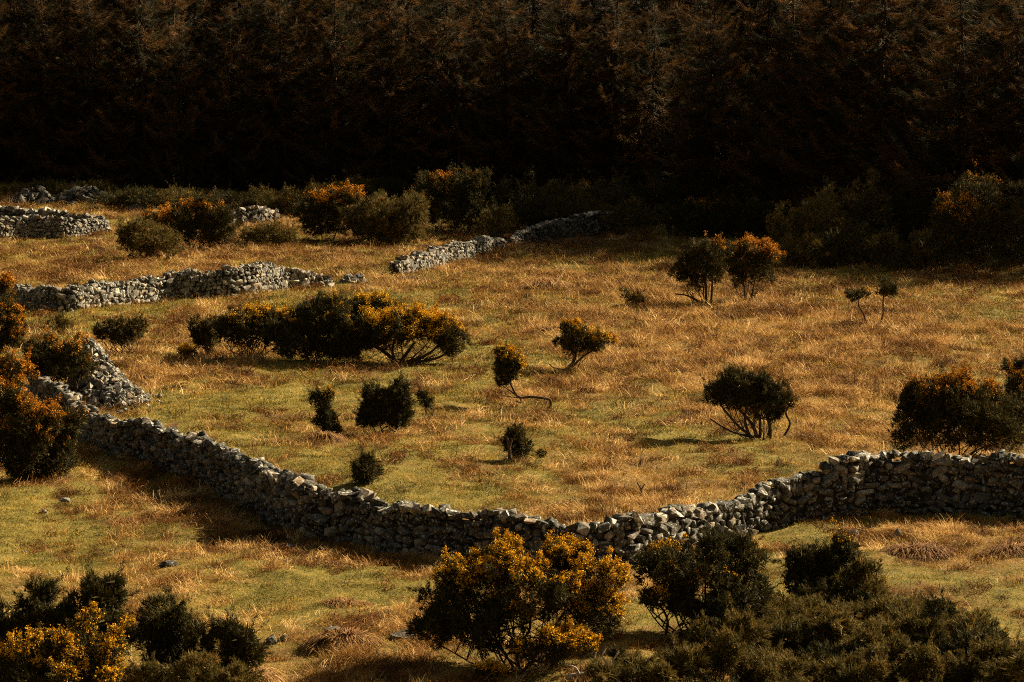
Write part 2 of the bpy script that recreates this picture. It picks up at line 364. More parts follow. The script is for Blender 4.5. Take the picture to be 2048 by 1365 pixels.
# ------------------------------------------------------------------ dry stone walls
def hull_stone(seed, mat):
    import bmesh
    r = np.random.default_rng(seed); bm = bmesh.new()
    n = 15; d = unit(r.normal(0, 1, (n, 3))); e = 0.52
    p = np.sign(d) * np.abs(d) ** e; p = p / np.abs(p).max(0) * 0.5 * r.uniform(0.78, 1.1, (n, 1))
    for q in p: bm.verts.new(q)
    res = bmesh.ops.convex_hull(bm, input=bm.verts)
    bmesh.ops.delete(bm, geom=[v for v in bm.verts if not v.link_faces], context='VERTS')
    bmesh.ops.recalc_face_normals(bm, faces=bm.faces)
    me = bpy.data.meshes.new('stone'); bm.to_mesh(me); bm.free(); me.materials.append(mat); return me
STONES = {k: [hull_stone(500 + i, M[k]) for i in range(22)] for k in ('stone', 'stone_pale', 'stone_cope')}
def stone_np(me):
    V = np.empty(len(me.vertices) * 3, np.float32); me.vertices.foreach_get('co', V); V = V.reshape(-1, 3)
    Fc = np.array([list(p.vertices) for p in me.polygons if len(p.vertices) == 3]); return V, Fc
STONE_NP = {k: [stone_np(m) for m in v] for k, v in STONES.items()}

def place_stones(root, stones, matkey, limit, r):
    """stones: list of (pos, tangent angle, size(w,d,h), roll, pitch, yaw) in world space; the `limit` largest in view become single parts"""
    def seen(s): return s[2][0] * s[2][2] / (s[0][1] ** 2) * s[6]
    order = sorted(range(len(stones)), key=lambda i: -seen(stones[i])); loc = np.array(root.location)
    rest_V = []; rest_F = []; rest_a = []; o = 0
    for rank, i in enumerate(order):
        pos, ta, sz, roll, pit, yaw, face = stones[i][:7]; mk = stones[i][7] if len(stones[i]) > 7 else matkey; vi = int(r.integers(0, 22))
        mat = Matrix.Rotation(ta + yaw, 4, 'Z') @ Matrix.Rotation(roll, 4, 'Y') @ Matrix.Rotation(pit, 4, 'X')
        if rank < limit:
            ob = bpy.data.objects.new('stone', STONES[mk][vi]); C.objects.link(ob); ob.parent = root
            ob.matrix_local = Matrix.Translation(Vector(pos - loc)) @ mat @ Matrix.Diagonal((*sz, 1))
        else:
            V, Fc = STONE_NP[matkey][vi]; R3 = np.array(mat.to_3x3())
            rest_V.append((V * np.array(sz)) @ R3.T + (pos - loc)); rest_F.append(Fc + o); rest_a.append(np.full(len(V), r.random())); o += len(V)
    if rest_V:
        me = mesh_np('small_stones', np.concatenate(rest_V), np.concatenate(rest_F), M[matkey], {'v': np.concatenate(rest_a)})
        tag(obj('small_stones', me, root), kind='stuff')

def wall(name, label, ctrl, matkey='stone', size=0.30, thick=0.62, seed=1, limit=300, group=None, ragged=0.10, cope=1.0, extend=None):
    """ctrl: (px, y_top, y_base) in photo pixels"""
    r = np.random.default_rng(seed); B = []; Hs = []
    for px, yt, yb in ctrl:
        p = ground(px, yb); B.append(p[:2]); Hs.append((yb - yt) * p[1] / F)
    B = np.array(B); Hs = np.array(Hs)
    if extend is not None: B = np.vstack([B, extend[0]]); Hs = np.append(Hs, extend[1])
    P = curve_pts(np.c_[B, Hs], 12); seg = np.r_[0, np.cumsum(np.linalg.norm(np.diff(P[:, :2], axis=0), axis=1))]; Ltot = seg[-1]
    def pt(s):
        x = np.interp(s, seg, P[:, 0]); y = np.interp(s, seg, P[:, 1]); h = np.interp(s, seg, P[:, 2])
        x2 = np.interp(s + 0.3, seg, P[:, 0]) - np.interp(s - 0.3, seg, P[:, 0]); y2 = np.interp(s + 0.3, seg, P[:, 1]) - np.interp(s - 0.3, seg, P[:, 1])
        ta = math.atan2(y2, x2); return np.array([x, y]), h, ta
    c0, _, _ = pt(Ltot / 2); root = empty(name, (c0[0], c0[1], float(Z(*c0))), label, 'stone wall', group); root['kind'] = 'thing'
    loc = np.array(root.location)
    # core: earth and hearting between the faces
    ns = max(8, int(Ltot / 0.4)); V = []; Fc = []
    for k in range(ns + 1):
        c, h, ta = pt(Ltot * k / ns); n = np.array([math.sin(ta), -math.cos(ta)]); z = float(Z(*c)); hh = max(h - 0.5 * size - 0.06, 0.04)
        for sgn, zz, t in ((1, -0.25, thick * .5 - .13), (1, hh, thick * .36 - .11), (-1, hh, thick * .36 - .11), (-1, -0.25, thick * .5 - .13)):
            q = c + n * sgn * max(t, 0.05); V.append((q[0] - loc[0], q[1] - loc[1], z + zz - loc[2]))
        if k:
            a = (k - 1) * 4; b_ = k * 4; Fc += [(a + j, b_ + j, b_ + (j + 1) % 4, a + (j + 1) % 4) for j in range(4)]
    Fc += [(0, 1, 2, 3), (ns * 4 + 3, ns * 4 + 2, ns * 4 + 1, ns * 4)]
    obj('hearting', mesh_np('hearting', V, Fc, M['core']), root)
    stones = []
    for face in (1, -1):
        z = 0.0; row = 0
        while z < Hs.max() + 0.1:
            rh = size * r.uniform(0.55, 0.85); s = r.uniform(-0.2, 0.05)
            while s < Ltot + 0.1:
                ww = size * r.choice([r.uniform(.5, 1.0), r.uniform(.8, 1.4), r.uniform(1.2, 1.9)], p=[.4, .45, .15]); c, h, ta = pt(np.clip(s + ww / 2, 0, Ltot)); hh = h + ragged * (vnoise(s * 1.7, seed, 3) - 0.6) * 2
                zc = z + rh / 2 + r.normal(0, 0.02)
                if zc + rh * 0.45 < hh:
                    t = thick * (0.5 - 0.14 * zc / max(h, .3)) - 0.13; n = np.array([math.sin(ta), -math.cos(ta)]) * face
                    q = c + n * (t + r.normal(0, 0.032)); big = r.random() < 0.10
                    k = 1.35 if big else 1.0
                    stones.append((np.array([q[0], q[1], float(Z(*c)) + zc]), ta, (ww * 1.14 * k, max(ww * r.uniform(.7, 1.1), 0.2), rh * r.uniform(1.0, 1.4) * k),
                                   r.normal(0, 0.32), r.normal(0, 0.2), r.normal(0, 0.2) + (math.pi if r.random() < .5 else 0), 1.0 if face == 1 else 0.0))
                s += ww
            z += rh; row += 1
    s = 0.0
    while s < Ltot:                                                     # coping stones, tilted and uneven
        ww = size * r.uniform(0.65, 1.5) * cope; c, h, ta = pt(min(s + ww / 2, Ltot)); hh = h + ragged * (vnoise(s * 1.7, seed, 3) - 0.6) * 2
        n = np.array([math.sin(ta), -math.cos(ta)])
        for sgn in ((0.5, -0.5) if r.random() < .6 else (0.1,)):
            q = c + n * sgn * thick * 0.42 * r.uniform(.5, 1.2); ht = size * r.uniform(0.5, 0.95)
            stones.append((np.array([q[0], q[1], float(Z(*c)) + hh - ht * 0.28]), ta, (ww * 1.15, size * r.uniform(.9, 1.5), ht), r.normal(0, 0.38), r.normal(0, 0.3), r.normal(0, 0.5), 2.0 if sgn > 0 else 0.6, 'stone_cope' if matkey == 'stone' and r.random() < .7 else matkey))  # most coping on grey walls takes the tone with painted-in sunlight
        s += ww * 0.9
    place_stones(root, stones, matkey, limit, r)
    return root

wall('dry_stone_wall', 'long grey dry stone wall curving round the near edge of the field',
     [(70, 752, 800), (125, 782, 838), (190, 826, 890), (243, 839, 918), (316, 853, 932), (414, 880, 965), (511, 914, 1015), (609, 953, 1062), (700, 982, 1085), (826, 1014, 1110), (953, 1028, 1122), (1099, 1036, 1130),
      (1216, 1036, 1130), (1313, 1022, 1115), (1397, 1008, 1085), (1515, 978, 1062), (1603, 942, 1044), (1682, 918, 1030), (1767, 905, 1024), (1932, 907, 1026), (2060, 908, 1032), (2200, 908, 1036)],
     size=0.245, thick=0.56, seed=11, ragged=0.10)
wall('dry_stone_wall', 'pale dry stone wall crossing the middle of the field, low tumbled end by the gap',
     [(8, 582, 590), (50, 574, 612), (120, 578, 628), (210, 566, 612), (320, 551, 602), (420, 540, 596), (500, 532, 590), (560, 532, 583), (610, 543, 578), (655, 555, 573)],
     matkey='stone_pale', size=0.28, thick=0.7, seed=12, ragged=0.14)
wall('dry_stone_wall', 'broken grey dry stone wall climbing from the gap towards the forest, lower stretch',
     [(788, 524, 552), (830, 508, 545), (900, 490, 525), (960, 478, 508), (1005, 478, 496)], matkey='stone_pale', size=0.28, thick=0.75, seed=13, ragged=0.14)
wall('dry_stone_wall', 'dark grey dry stone wall below the forest, upper stretch ending in tall bracken',
     [(1022, 472, 492), (1080, 448, 484), (1140, 434, 476), (1190, 424, 468), (1228, 424, 462)], matkey='stone', size=0.30, thick=0.8, seed=14, ragged=0.14)
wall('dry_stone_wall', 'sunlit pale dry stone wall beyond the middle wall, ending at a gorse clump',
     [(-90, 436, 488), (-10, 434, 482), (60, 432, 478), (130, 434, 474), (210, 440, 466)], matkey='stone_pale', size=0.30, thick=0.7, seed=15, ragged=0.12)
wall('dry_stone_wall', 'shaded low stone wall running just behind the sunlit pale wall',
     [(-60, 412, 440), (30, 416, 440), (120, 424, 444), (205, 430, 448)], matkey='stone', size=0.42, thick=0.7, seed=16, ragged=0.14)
wall('dry_stone_wall', 'short ruined stone wall remnant half hidden between gorse clumps under the forest',
     [(395, 420, 440), (430, 416, 444), (462, 426, 448), (500, 416, 446), (548, 420, 444)], matkey='stone', size=0.42, thick=0.8, seed=17, ragged=0.2)

def stone_heap(label, base, wpx, hpx, depth, n, size, matkey='stone_pale', seed=1, name='stone_heap', cat='stone heap', limit=300, skew=0.0):
    r = np.random.default_rng(seed); p = ground(*base); sx = wpx * p[1] / F / 2; h = hpx * p[1] / F
    root = empty(name, tuple(p), label, cat); loc = np.array(root.location); st = []
    # earth core
    nu, nv = 14, 6; V = [(skew * sx, 0, h * 0.70)]; Fc = []
    for j in range(1, nv + 1):
        for i in range(nu):
            a = i / nu * 6.283; q = j / nv; k = 1 + 0.15 * math.sin(3 * a + seed)
            x = math.cos(a) * sx * q * k * .92 + skew * sx * (1 - q); y = math.sin(a) * depth * q * k * .92
            zz = h * 0.70 * (1 - q ** 0.9) - (0.3 if j == nv else 0); V.append((x, y, zz + float(Z(p[0] + x, p[1] + y)) - p[2]))
    for i in range(nu): Fc.append((0, 1 + i, 1 + (i + 1) % nu, 1 + (i + 1) % nu))
    F3 = [f[:3] for f in Fc]
    for j in range(nv - 1):
        for i in range(nu):
            a = 1 + j * nu + i; b_ = 1 + j * nu + (i + 1) % nu; F3 += [(a, a + nu, b_ + nu), (a, b_ + nu, b_)]
    obj('hearting', mesh_np('hearting', V, F3, M['core']), root)
    for k in range(n):
        a = r.uniform(0, 6.283); q = math.sqrt(r.random()) * (1.0 if r.random() < .88 else 1.45); x = math.cos(a) * sx * q + skew * sx * (1 - min(q, 1)); y = math.sin(a) * depth * q
        zz = max(0, h * (0.78 + 0.5 * (fbm(x / .8 + seed, y / .8, 7, 2) - .5)) * (1 - min(q, 1) ** 0.9)); g = float(Z(p[0] + x, p[1] + y)); sz = size * r.uniform(0.6, 1.5) * (0.8 if q > .85 else 1)
        st.append((np.array([p[0] + x, p[1] + y, g + zz + sz * 0.1]), r.uniform(0, 6.28), (sz, sz * r.uniform(.6, 1), sz * r.uniform(.45, .8)), r.normal(0, .5), r.normal(0, .4), 0, 1.0 if math.sin(a) < 0.3 else 0.3))
    place_stones(root, st, matkey, limit, r); return root
stone_heap('steep tumbled stone heap where the near wall has collapsed beside a dark gorse', (198, 786), 125, 135, 2.2, 460, 0.25, seed=31, skew=-.35)
stone_heap('low spill of loose stones at the foot of the steep collapsed heap', (240, 803), 120, 62, 1.7, 260, 0.24, seed=36, skew=-.3)
stone_heap('small stone heap standing alone in the gap of the middle wall', (708, 566), 54, 24, 0.8, 46, 0.36, seed=32)
stone_heap('grey ruined stone pile under the dark forest', (168, 406), 130, 44, 2.5, 120, 0.55, 'stone', seed=33)
stone_heap('mossy low stone pile beyond the shaded low wall', (60, 404), 110, 36, 2.2, 70, 0.55, 'stone', seed=34, skew=0.4)
stone_heap('small grey stone pile above the orange topped gorse clump', (280, 418), 60, 20, 1.6, 44, 0.5, 'stone', seed=35)

def boulder(label, px, py, wpx, hpx, matkey='stone', seed=1, cone=False):
    import bmesh
    r = np.random.default_rng(seed); p = ground(px, py); sx = wpx * p[1] / F / 2; h = 1.05 * hpx * p[1] / F
    bm = bmesh.new(); n = 40; d = unit(r.normal(0, 1, (n, 3)))
    for q in d:
        k = r.uniform(.86, 1.06); taper = (1 - 0.75 * max(q[2], 0)) if cone else 1.0
        bm.verts.new((q[0] * sx * k * taper, q[1] * sx * .8 * k * taper, q[2] * h * k))
    bmesh.ops.convex_hull(bm, input=bm.verts); bmesh.ops.delete(bm, geom=[v for v in bm.verts if not v.link_faces], context='VERTS')
    bmesh.ops.recalc_face_normals(bm, faces=bm.faces); me = bpy.data.meshes.new('boulder'); bm.to_mesh(me); bm.free(); me.materials.append(M[matkey])
    tag(obj('boulder', me, None, tuple(p)), label, 'boulder')
boulder('flat pale slab of rock lying in the wall shadow', 580, 1096, 34, 9, 'stone_pale', 41)
boulder('grey boulder sunk in the sunny pasture before the wall', 338, 1132, 42, 12, 'stone', 42)
boulder('pointed grey boulder in the grass below the wall', 1795, 1076, 26, 20, 'stone', 43, True)
boulder('pale stone lying at the foot of the wall beside the pointed boulder', 1708, 1072, 24, 13, 'stone_pale', 44)
boulder('broad dark boulder beside the big yellow gorse', 805, 1278, 62, 22, 'stone', 45)
boulder('white angular stone beside the bottom gorse thicket', 543, 1286, 28, 18, 'stone_pale', 46)
boulder('rounded pale stone next to the white angular stone', 568, 1282, 20, 13, 'stone_pale', 47)
boulder('small pale stone in the green track', 88, 1026, 13, 8, 'stone_pale', 48)
boulder('small flat pale stone low in the green track', 48, 1106, 14, 6, 'stone_pale', 49)
boulder('low grey stone at the edge of the wall shadow', 128, 1002, 30, 8, 'stone', 50)
boulder('long grey slab half buried in straw before the dark boulder', 668, 1262, 50, 10, 'stone', 51)
boulder('white stone peeping out of the dark gorse by the wall', 1428, 1120, 14, 12, 'stone_pale', 52)

# ------------------------------------------------------------------ gorse
def shoots_mesh(P, D, Ln, r, nb=4, wid=0.105, spread=0.6):
    """P base points, D directions, Ln lengths -> narrow spines, nb triangles per shoot"""
    n = len(P); P = np.repeat(P, nb, 0); D = np.repeat(D, nb, 0); l = np.repeat(Ln, nb) * r.uniform(.65, 1.2, n * nb)
    d = unit(D + r.normal(0, spread, D.shape)); sd = unit(np.cross(d, r.normal(0, 1, d.shape))) * (l * wid)[:, None] * r.uniform(.7, 1.3, (n * nb, 1))
    b0 = P - d * (l * .25)[:, None] + r.normal(0, 1, P.shape) * (l * .18)[:, None]
    V = np.stack([b0 - sd, b0 + sd, b0 + d * (l * 1.25)[:, None]], 1).reshape(-1, 3)
    return V, np.arange(len(V)).reshape(-1, 3)

def gorse(label, base, lobes, flower=0.0, stems=6, mat='gorse', fmat='flower', open_=0.0, dens=1.0, seed=None, trunk=None, clump=0.165, group=None, name='gorse_bush', cat='gorse bush', spiky=1.0, twig='bark', flist=None):
    """base: pixel of its foot; lobes: (px, py, rx, ry[, depth offset m[, flower]]) traced in photo pixels at the bush's own distance"""
    seed = seed if seed is not None else int(base[0] * 7 + base[1] * 13)
    r = np.random.default_rng(seed); p = ground(*base); Y = p[1]; k = Y / F; root = empty(name, tuple(p), label, cat, group)
    lod = np.clip(Y / 58, 0.85, 3.2); LB = []
    for lb in lobes:
        px, py, rx, ry = lb[:4]; dz = lb[4] if len(lb) > 4 else 0.0; fl = lb[5] if len(lb) > 5 else flower
        c = at(px, py, Y + dz); LB.append((c, np.array([rx * k, min(rx * k, 1.6) * 0.9, ry * k]), fl))
    CP = []; CR = []; CF = []; CN = []
    for c, R, fl in LB:
        area = 4 * math.pi * ((R[0] * R[1]) ** 1.6 / 3 + (R[0] * R[2]) ** 1.6 / 3 + (R[1] * R[2]) ** 1.6 / 3) ** (1 / 1.6)
        cr = min(clump * (0.75 + 0.25 * lod), 0.5 * R.min() + 0.03); n = int(max(7, 0.93 * area / (math.pi * cr * cr)))
        d = unit(r.normal(0, 1, (n, 3)))
        if open_ > 0: d = d[(d[:, 2] > -0.35 + 0.2 * r.random(n)) | (r.random(n) > open_)]
        n = len(d); q = np.where(r.random(n) < .72, r.uniform(.80, 1.10, n), r.uniform(.3, .8, n)); lump = 1 + 0.20 * np.sin(d @ r.normal(0, 3.2, 3) + r.uniform(0, 6)) + 0.14 * np.sin(d @ r.normal(0, 6, 3) + 1)
        pos = c + d * (R - cr * .75).clip(0.03) * (q * lump)[:, None]
        CP.append(pos); CR.append(cr * r.uniform(.5, 1.25, n)); CF.append(np.full(n, fl)); CN.append(d * q[:, None])
    CP = np.concatenate(CP); CR = np.concatenate(CR); CF = np.concatenate(CF); CN = np.concatenate(CN)
    gz = Z(CP[:, 0], CP[:, 1]); ok = CP[:, 2] > gz + 0.06; CP, CR, CF, CN = CP[ok], CR[ok], CF[ok], CN[ok]
    m = (np.maximum(8, 205 * dens / lod ** 1.55 * 4 * math.pi * CR ** 2 * 0.75)).astype(int); idx = np.repeat(np.arange(len(CP)), m); n = len(idx)
    d = unit(r.normal(0, 1, (n, 3)) + 0.55 * CN[idx] + np.array([0, 0, 0.25])); P = CP[idx] + d * (CR[idx] * r.uniform(.55, 1.08, n))[:, None]
    D = unit(d + 0.6 * CN[idx] + np.array([0, 0, .45])); Ln = 0.085 * lod ** 0.62 * r.uniform(.6, 1.5, n) * spiky
    outer = np.where(np.linalg.norm(CN, axis=1) > .7)[0]; sp = np.repeat(outer, 2)[r.random(len(outer) * 2) < .42 * min(1.6, spiky)]        # sprigs standing out of the clumps
    if len(sp):
        sdir = unit(CN[sp] + np.array([0, 0, .75]) + r.normal(0, .38, (len(sp), 3))); sl = CR[sp] * r.uniform(.9, 2.3, len(sp)) * spiky; ms = max(5, int(15 / lod ** .7))
        ii = np.repeat(np.arange(len(sp)), ms); tt = r.uniform(.35, 1, len(ii)); P2 = CP[sp][ii] + sdir[ii] * (CR[sp][ii] * .6 + sl[ii] * tt)[:, None] + r.normal(0, .018 * lod, (len(ii), 3))
        P = np.vstack([P, P2]); D = np.vstack([D, unit(sdir[ii] + r.normal(0, .3, P2.shape))]); d = np.vstack([d, sdir[ii]]); idx = np.r_[idx, sp[ii]]
        Ln = np.r_[Ln, 0.07 * lod ** .62 * r.uniform(.6, 1.3, len(ii)) * (1.25 - .6 * tt)]; n = len(idx)
    V, Fc = shoots_mesh(P - p, D, Ln, r)
    cv = r.normal(0, .13, len(CP)); v = np.clip(.42 + cv[idx] + r.normal(0, .16, n), 0, 1); va = np.repeat(np.repeat(v, 4), 3)
    obj('crown', mesh_np('crown', V, Fc, M[mat], {'v': va}), root)
    # flowers sit on the upper and sunward clumps
    if CF.max() > 0:
        sunny = CN @ np.array([S.x, S.y * .3, S.z]) * .7 + CN[:, 2] * .45 - CN[:, 1] * 0.12
        pf = np.clip(CF * 1.65 * sstep(-.15, .75, sunny + r.normal(0, .28, len(CP))), 0, 1); pf = np.where(r.random(len(CP)) < pf * 1.3, pf, 0.03 * pf)
        sel = r.random(n) < np.clip(pf[idx], 0, .9) * sstep(-0.5, .5, d[:, 2] + .25)
        if sel.sum() > 3:
            FP = (P - p + D * (Ln * .75)[:, None])[sel]; nf = len(FP); q = 7; fs = 0.0165 * lod ** 0.75 * r.uniform(.7, 1.4, nf * q)
            FP = np.repeat(FP, q, 0) + r.normal(0, .026 * lod, (nf * q, 3)); a = unit(r.normal(0, 1, FP.shape)); b_ = unit(np.cross(a, r.normal(0, 1, FP.shape)))
            V = np.stack([FP - a * fs[:, None], FP + b_ * fs[:, None], FP + a * fs[:, None] - b_ * (fs * .4)[:, None]], 1).reshape(-1, 3)
            obj('blossom', mesh_np('blossom', V, np.arange(len(V)).reshape(-1, 3), M[fmat], {'v': np.repeat(r.random(nf * q), 3)}), root)
    # stems
    paths = []
    if trunk:
        for tr in trunk:
            pts = [(at(q[0], q[1], Y + (q[3] if len(q) > 3 else 0)) - p) for q in tr]; cp = curve_pts(pts, 6)
            rad = np.interp(np.linspace(0, 1, len(cp)), np.linspace(0, 1, len(tr)), [q[2] * k * .72 for q in tr]); paths.append((cp, rad))
    spread = max(0.10, 0.12 * LB[0][1][0])
    for s in range(stems):
        lb = LB[s % len(LB)]; tg = lb[0] + unit(r.normal(0, 1, 3)) * lb[1] * np.array([.75, .6, .35]) - p
        bx = np.array([r.normal(0, spread) + 0.25 * (lb[0] - p)[0], r.normal(0, spread), 0.0]); bx[2] = float(Z(p[0] + bx[0], p[1] + bx[1])) - p[2] - .06
        mid = bx + (tg - bx) * np.array([.62, .62, .42]) + r.normal(0, .07, 3); rb = r.uniform(.012, .030) * max(1, lod * .55)
        cp = curve_pts([bx, bx * .6 + mid * .4 + r.normal(0, .05, 3), mid, tg], 5); paths.append((cp, np.linspace(rb, rb * .3, len(cp))))
        for b2 in range(3):
            st_ = cp[int(len(cp) * r.uniform(.4, .8))]; e = (CP[r.integers(len(CP))] - p); e = st_ + (e - st_) * min(1, 0.9 / max(np.linalg.norm(e - st_), .1))
            cc = curve_pts([st_, (st_ + e) / 2 + r.normal(0, .06, 3), e], 4); paths.append((cc, np.linspace(rb * .55, rb * .15, len(cc))))
    if paths:
        V, Fc = tubes(paths, 5); obj('trunk', mesh_np('trunk', V, Fc, M[twig], smooth=True), root)
    return root

GB = 'gorse bushes scattered over the field'
# --- foreground
gorse('big spreading gorse covered in yellow blossom before the near wall', (1060, 1335),
      [(940, 1170, 75, 55, .2, .95), (1005, 1122, 52, 38, .4, 1.0), (1130, 1114, 48, 34, .5, .95), (1070, 1165, 110, 55, 0, .9), (1190, 1172, 62, 56, .2, .9), (1150, 1215, 80, 50, 0, .75), (900, 1215, 62, 50, .1, .25),
       (880, 1265, 55, 42, -.1, .02), (950, 1260, 70, 50, -.2, .03), (1105, 1290, 78, 38, -.7, 1.0), (1010, 1230, 60, 45, .1, .3), (1205, 1250, 42, 36, .2, .25)],
      stems=18, open_=.45, dens=1.05, trunk=[[(1040, 1340, 6), (1035, 1300, 5), (1060, 1255, 4), (1050, 1200, 3)], [(1050, 1340, 6), (1090, 1280, 5), (1125, 1230, 4), (1150, 1180, 2)], [(1030, 1340, 5), (1000, 1290, 4), (975, 1250, 3), (940, 1200, 2)], [(1040, 1335, 4), (1010, 1310, 3), (985, 1275, 2)]])
gorse('bright orange yellow gorse in full flower in the bottom corner thicket', (120, 1420), [(120, 1300, 60, 45, 0, 1.0), (195, 1300, 58, 62, .1, .8), (60, 1335, 60, 45, -.2, 1.0), (215, 1345, 45, 50, -.2, .6), (130, 1360, 90, 50, -.4, .5), (10, 1345, 45, 45, 0, .9)], stems=4)
gorse('dark green gorse with tall spiky shoots behind the orange flowered corner bush', (110, 1345), [(40, 1250, 70, 60), (120, 1245, 70, 52), (200, 1215, 55, 52), (80, 1190, 28, 24), (225, 1190, 26, 32), (185, 1180, 18, 26), (210, 1270, 60, 40)], stems=3, spiky=1.5, flower=.01)
gorse('rounded dark gorse between the corner thicket and the pasture', (335, 1375), [(330, 1245, 52, 46), (355, 1270, 48, 48), (300, 1290, 45, 45), (345, 1330, 70, 45)], stems=4, flower=.015)
gorse('dark gorse at the outer end of the corner thicket', (450, 1395), [(455, 1270, 48, 38), (480, 1305, 48, 42), (430, 1330, 60, 48), (400, 1290, 35, 40)], stems=4, flower=.01, spiky=1.2)
gorse('low olive gorse between the two dark corner bushes', (400, 1425), [(390, 1350, 70, 42, 0, .04), (470, 1360, 60, 35), (300, 1370, 60, 40)], stems=3, mat='gorse_brown')
gorse('dark brown gorse hugging the near wall beside the big yellow one', (1420, 1275), [(1390, 1150, 110, 62, .3, .03), (1330, 1125, 50, 35, .6, .35), (1470, 1120, 62, 45, .6, .08), (1310, 1200, 40, 34, -.1, .3), (1365, 1190, 40, 42, -.1, .22), (1480, 1190, 75, 45, .2, .1), (1440, 1100, 50, 30, .7)],
      stems=12, open_=.6, mat='gorse', trunk=[[(1330, 1275, 5), (1335, 1240, 4), (1320, 1210, 3)], [(1400, 1290, 5), (1390, 1245, 5), (1370, 1215, 3), (1350, 1190, 2)], [(1400, 1285, 4), (1350, 1262, 3), (1300, 1220, 2)]])
gorse('upright dark gorse with a few orange flowers on its tip below the wall', (1650, 1215), [(1690, 1105, 32, 32, .1, .45), (1650, 1125, 45, 36), (1605, 1120, 32, 24), (1680, 1145, 50, 40), (1620, 1160, 45, 40)], stems=6, spiky=1.2, flower=.02)
gorse('brownish gorse leaning against the upright dark gorse', (1725, 1225), [(1735, 1150, 36, 28), (1710, 1175, 55, 36), (1745, 1190, 36, 30)], stems=4, mat='gorse_brown')
gorse('small bushy gorse on thin bare stems at the outer end of the low thicket', (1885, 1300), [(1885, 1220, 36, 24), (1870, 1235, 28, 20)], stems=7, open_=.7)
rl = np.random.default_rng(5); low = []
for k, (px, py) in enumerate([(1410, 1235), (1490, 1200), (1560, 1222), (1632, 1200), (1700, 1215), (1775, 1228), (1450, 1280), (1535, 1268), (1600, 1290), (1685, 1272), (1760, 1290), (1830, 1265), (1905, 1300), (1400, 1330), (1490, 1340), (1575, 1345), (1650, 1330), (1735, 1350), (1810, 1340), (1885, 1352), (1965, 1345), (1330, 1352), (2030, 1358), (1290, 1372), (1440, 1385), (1620, 1390), (1780, 1395), (1930, 1395), (1965, 1300), (2035, 1318), (1860, 1250), (1540, 1235), (1470, 1245)]):
    low.append((px + rl.normal(0, 10), py + rl.normal(0, 7), rl.uniform(60, 100), rl.uniform(26, 46)))
for i, (px, py, rx, ry) in enumerate(low):
    lb = [(px + rl.uniform(-.8, .8) * rx, py + rl.uniform(-.45, .6) * ry, rx * rl.uniform(.3, .6), ry * rl.uniform(.4, .85), rl.normal(0, .35)) for q in range(5)]
    gorse('low brown green gorse in the thicket beside the big yellow bush', (px, py + ry * 1.15), lb, stems=12, open_=.45, clump=.13,
          mat='gorse' if i % 4 == 0 else 'gorse_brown', flower=0.03 if i % 3 == 1 else 0.0, group='low gorse of the thicket', dens=.8, spiky=1.35)
gorse('tiny yellow flowering sprig at the foot of the big yellow gorse', (985, 1362), [(968, 1340, 20, 9, 0, 1.0), (990, 1348, 18, 9, 0, 1.0)], stems=2, clump=.1)
gorse('tiny green gorse seedling among the bleached bare branches', (1232, 1355), [(1232, 1322, 12, 28), (1236, 1310, 9, 18)], stems=2, clump=.1)
# --- around the corner of the near wall
gorse('tall orange flowered gorse at the outer corner of the near wall', (60, 955), [(20, 790, 60, 55, 0, .95), (60, 835, 60, 50, -.1, .9), (20, 860, 60, 60, -.2, .8), (95, 870, 55, 60, 0, .35), (120, 905, 50, 45, -.1, .2), (50, 915, 70, 45, -.3, .25), (10, 740, 45, 30, .2, .8), (140, 850, 30, 40, .2, .1)], stems=8, fmat='flower_orange', clump=.24)
gorse('dark spreading gorse with tan topped crown on the tumbled stone heap', (150, 800), [(120, 705, 65, 34, 0, .38), (90, 720, 45, 36, 0, .2), (150, 725, 38, 35, 0, .15), (115, 740, 60, 26, 0, 0)], stems=7, fmat='flower_orange', open_=.5, trunk=[[(150, 800, 6), (152, 770, 5), (140, 740, 4)]])
gorse('orange gorse growing before the end of the middle wall', (10, 705), [(8, 590, 20, 42, 0, .5), (20, 640, 28, 36, 0, .7), (5, 665, 40, 40, 0, .4), (30, 680, 28, 24, 0, .3)], stems=3, fmat='flower_orange')
gorse('small dark gorse above the tumbled stone heap', (245, 712), [(225, 660, 36, 18), (272, 658, 24, 17), (245, 672, 45, 18), (215, 668, 25, 14)], stems=8, open_=.6, flower=.03)
gorse('thin reddish brown scrub below the dark end of the middle wall', (118, 668), [(112, 645, 24, 18), (130, 648, 18, 16)], stems=5, mat='gorse_brown', dens=.5)
gorse('tiny yellow flowered gorse beside the long clump', (372, 718), [(366, 706, 13, 9, 0, .6), (382, 708, 10, 9, 0, .3)], stems=3, clump=.13)
# --- the long clump
gorse('dark green gorse at the end of the long clump', (415, 716), [(400, 655, 22, 28), (425, 670, 24, 28), (405, 680, 24, 22)], stems=6, open_=.5, spiky=1.2)
gorse('yellow flecked gorse with fan of bare stems inside the long clump', (492, 716), [(480, 645, 45, 26, 0, .5), (530, 640, 45, 24, .2, .5), (465, 665, 36, 24), (515, 668, 48, 25), (560, 655, 36, 34, .2, .3), (450, 650, 32, 30), (560, 685, 34, 26, .3)], stems=22, open_=.6)
gorse('tallest dark gorse in the middle of the long clump', (632, 722), [(620, 640, 50, 40, 0, .12), (660, 630, 45, 36, 0, .1), (600, 675, 52, 40), (650, 678, 55, 42), (695, 665, 48, 46, 0, .05), (570, 660, 40, 34, .2, .2), (680, 690, 40, 32)], stems=8, dens=1.1)
gorse('gorse with yellow top peeping over the dome of the long clump', (735, 695), [(740, 612, 55, 20, 0, .45), (700, 615, 38, 18, 0, .35), (780, 620, 32, 18, 0, .4), (730, 640, 60, 24)], stems=5)
